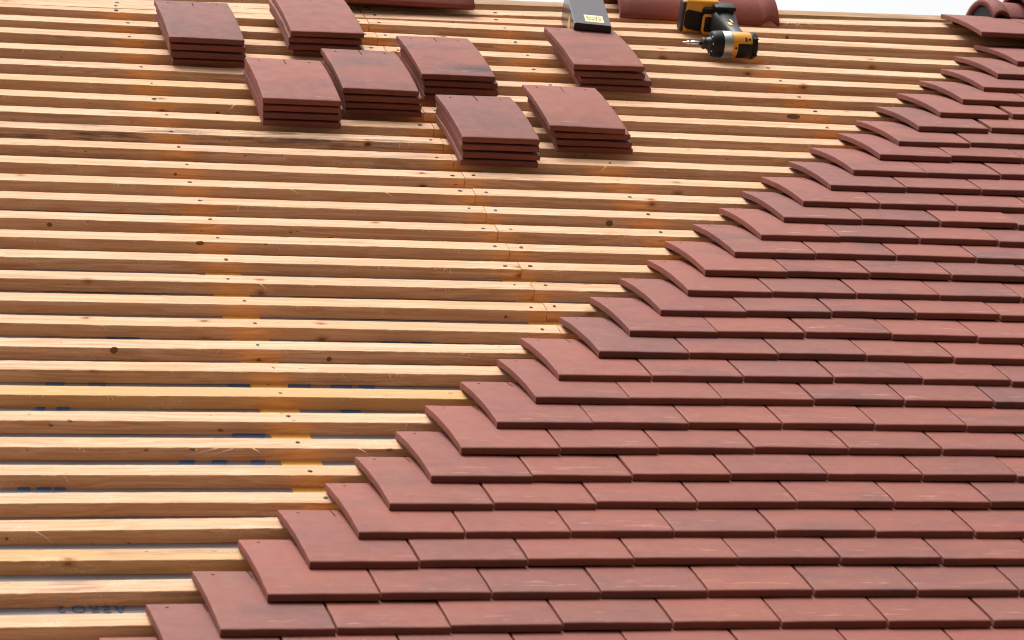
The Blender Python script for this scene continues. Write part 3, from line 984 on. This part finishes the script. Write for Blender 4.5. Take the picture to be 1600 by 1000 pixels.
# handle swept from the housing up to the battery foot
bm = bmesh.new()
path = [((78, 20, CZ), 21, 18), ((77, 52, CZ), 19, 17), ((74, 85, CZ + 1), 20, 18), ((70, 112, CZ + 2), 24, 22), ((67, 132, CZ + 3), 30, 29), ((66, 150, CZ + 4), 34, 33), ((66, 172, CZ + 4), 35, 34)]
rings = []
for (cx, cy, cz), a, b in path:
    ring = []
    for i in range(24):
        t = 2 * math.pi * i / 24
        ct, st = math.cos(t), math.sin(t)
        ring.append(bm.verts.new(Vector((cx + a * math.copysign(abs(ct) ** .75, ct), cy, cz + b * math.copysign(abs(st) ** .75, st))) * .001))
    rings.append(ring)
for a, b in zip(rings, rings[1:]):
    for i in range(24): bm.faces.new((a[i], a[(i + 1) % 24], b[(i + 1) % 24], b[i]))
bm.faces.new(rings[0]); bm.faces.new(list(reversed(rings[-1])))
handle = part('handle', bm, M_GRY)
bm = bmesh.new()
rbox(bm, (46, 34, CZ), (22, 22, 20), 5, 2)
part('trigger', bm, M_YEL)
for c_, s_, ry in (((72, 112, 58.0), (5, 15, 2.6), 14), ((65, 99, 54.6), (10, 15, 2.6), 10)):
    bm = bmesh.new()
    rbox(bm, c_, s_, .4, 1, Matrix.Rotation(R(ry), 4, 'X') @ Matrix.Rotation(R(18), 4, 'Z'))
    part('logo_stroke', bm, M_LAB, handle, False)
# battery pack on the foot
bat = bpy.data.objects.new('battery', None)
COL.objects.link(bat)
bat.parent = drv
bm = bmesh.new()
rbox(bm, (12, 193, 44), (94, 40, 88), 12, 4)
part('battery_case', bm, M_YEL, bat)
bm = bmesh.new()
rbox(bm, (-34.5, 191, 42), (8, 34, 80), 3.5, 3)
part('battery_base', bm, M_GRY, bat)
def plate(cx, y, cz, wd, ht, r, dep, skew):
    bm = bmesh.new()
    f, k = [], []
    for (sx, sz, a0) in ((1, 1, 0), (-1, 1, 90), (-1, -1, 180), (1, -1, 270)):
        for q in range(6):
            t = R(a0 + q * 18)
            x, z = sx * (wd / 2 - r) + r * math.cos(t), sz * (ht / 2 - r) + r * math.sin(t)
            f.append(bm.verts.new(Vector((cx + x, y, cz + z - skew * x)) * .001))
            k.append(bm.verts.new(Vector((cx + x, y + dep, cz + z - skew * x)) * .001))
    bm.faces.new(f); bm.faces.new(list(reversed(k)))
    for i in range(len(f)): bm.faces.new((f[i], f[(i + 1) % len(f)], k[(i + 1) % len(f)], k[i]))
    return bm
part('rubber_pad', plate(-7, 170.5, 35, 46, 50, 9, 6, .14), M_BLK, bat, False)
bm = bmesh.new()
rbox(bm, (38, 182, 37), (52, 40, 70), 8, 2)
part('tool_foot', bm, M_BLK)
bm = bmesh.new()
rbox(bm, (88, 192, 40), (24, 36, 72), 10, 3)
part('foot_shell', bm, M_YEL)
def ring_frame(cx, y, cz, wd, ht, th, dep):
    bm = bmesh.new()
    def loop(a, b, yy, r):
        out = []
        for (sx, sz, a0) in ((1, 1, 0), (-1, 1, 90), (-1, -1, 180), (1, -1, 270)):
            for q in range(5):
                t = R(a0 + q * 22.5)
                out.append(bm.verts.new(Vector((cx + sx * (a - r) + r * math.cos(t), yy, cz + sz * (b - r) + r * math.sin(t))) * .001))
        return out
    o1 = loop(wd / 2, ht / 2, y, 9); i1 = loop(wd / 2 - th, ht / 2 - th, y, 5)
    o2 = loop(wd / 2, ht / 2, y + dep, 9); i2 = loop(wd / 2 - th, ht / 2 - th, y + dep, 5)
    m = len(o1)
    for i in range(m):
        j = (i + 1) % m
        bm.faces.new((o1[i], o1[j], i1[j], i1[i])); bm.faces.new((o2[i], i2[i], i2[j], o2[j]))
        bm.faces.new((o1[i], o2[i], o2[j], o1[j])); bm.faces.new((i1[i], i1[j], i2[j], i2[i]))
    return bm
part('vent_frame', ring_frame(31, 157, 31, 38, 52, 6, 6), M_YEL, drv)
for q in range(4):
    bm = bmesh.new()
    rbox(bm, (31, 161, 17 + q * 9), (18, 3, 3), 1, 1)
    part('vent_bar', bm, M_GRY, drv)
bm = bmesh.new()
rbox(bm, (66, 168, 76), (54, 44, 12), 4, 2)
rbox(bm, (66, 150, 66), (44, 12, 10), 3, 2)
part('belt_clip', bm, M_BLK)
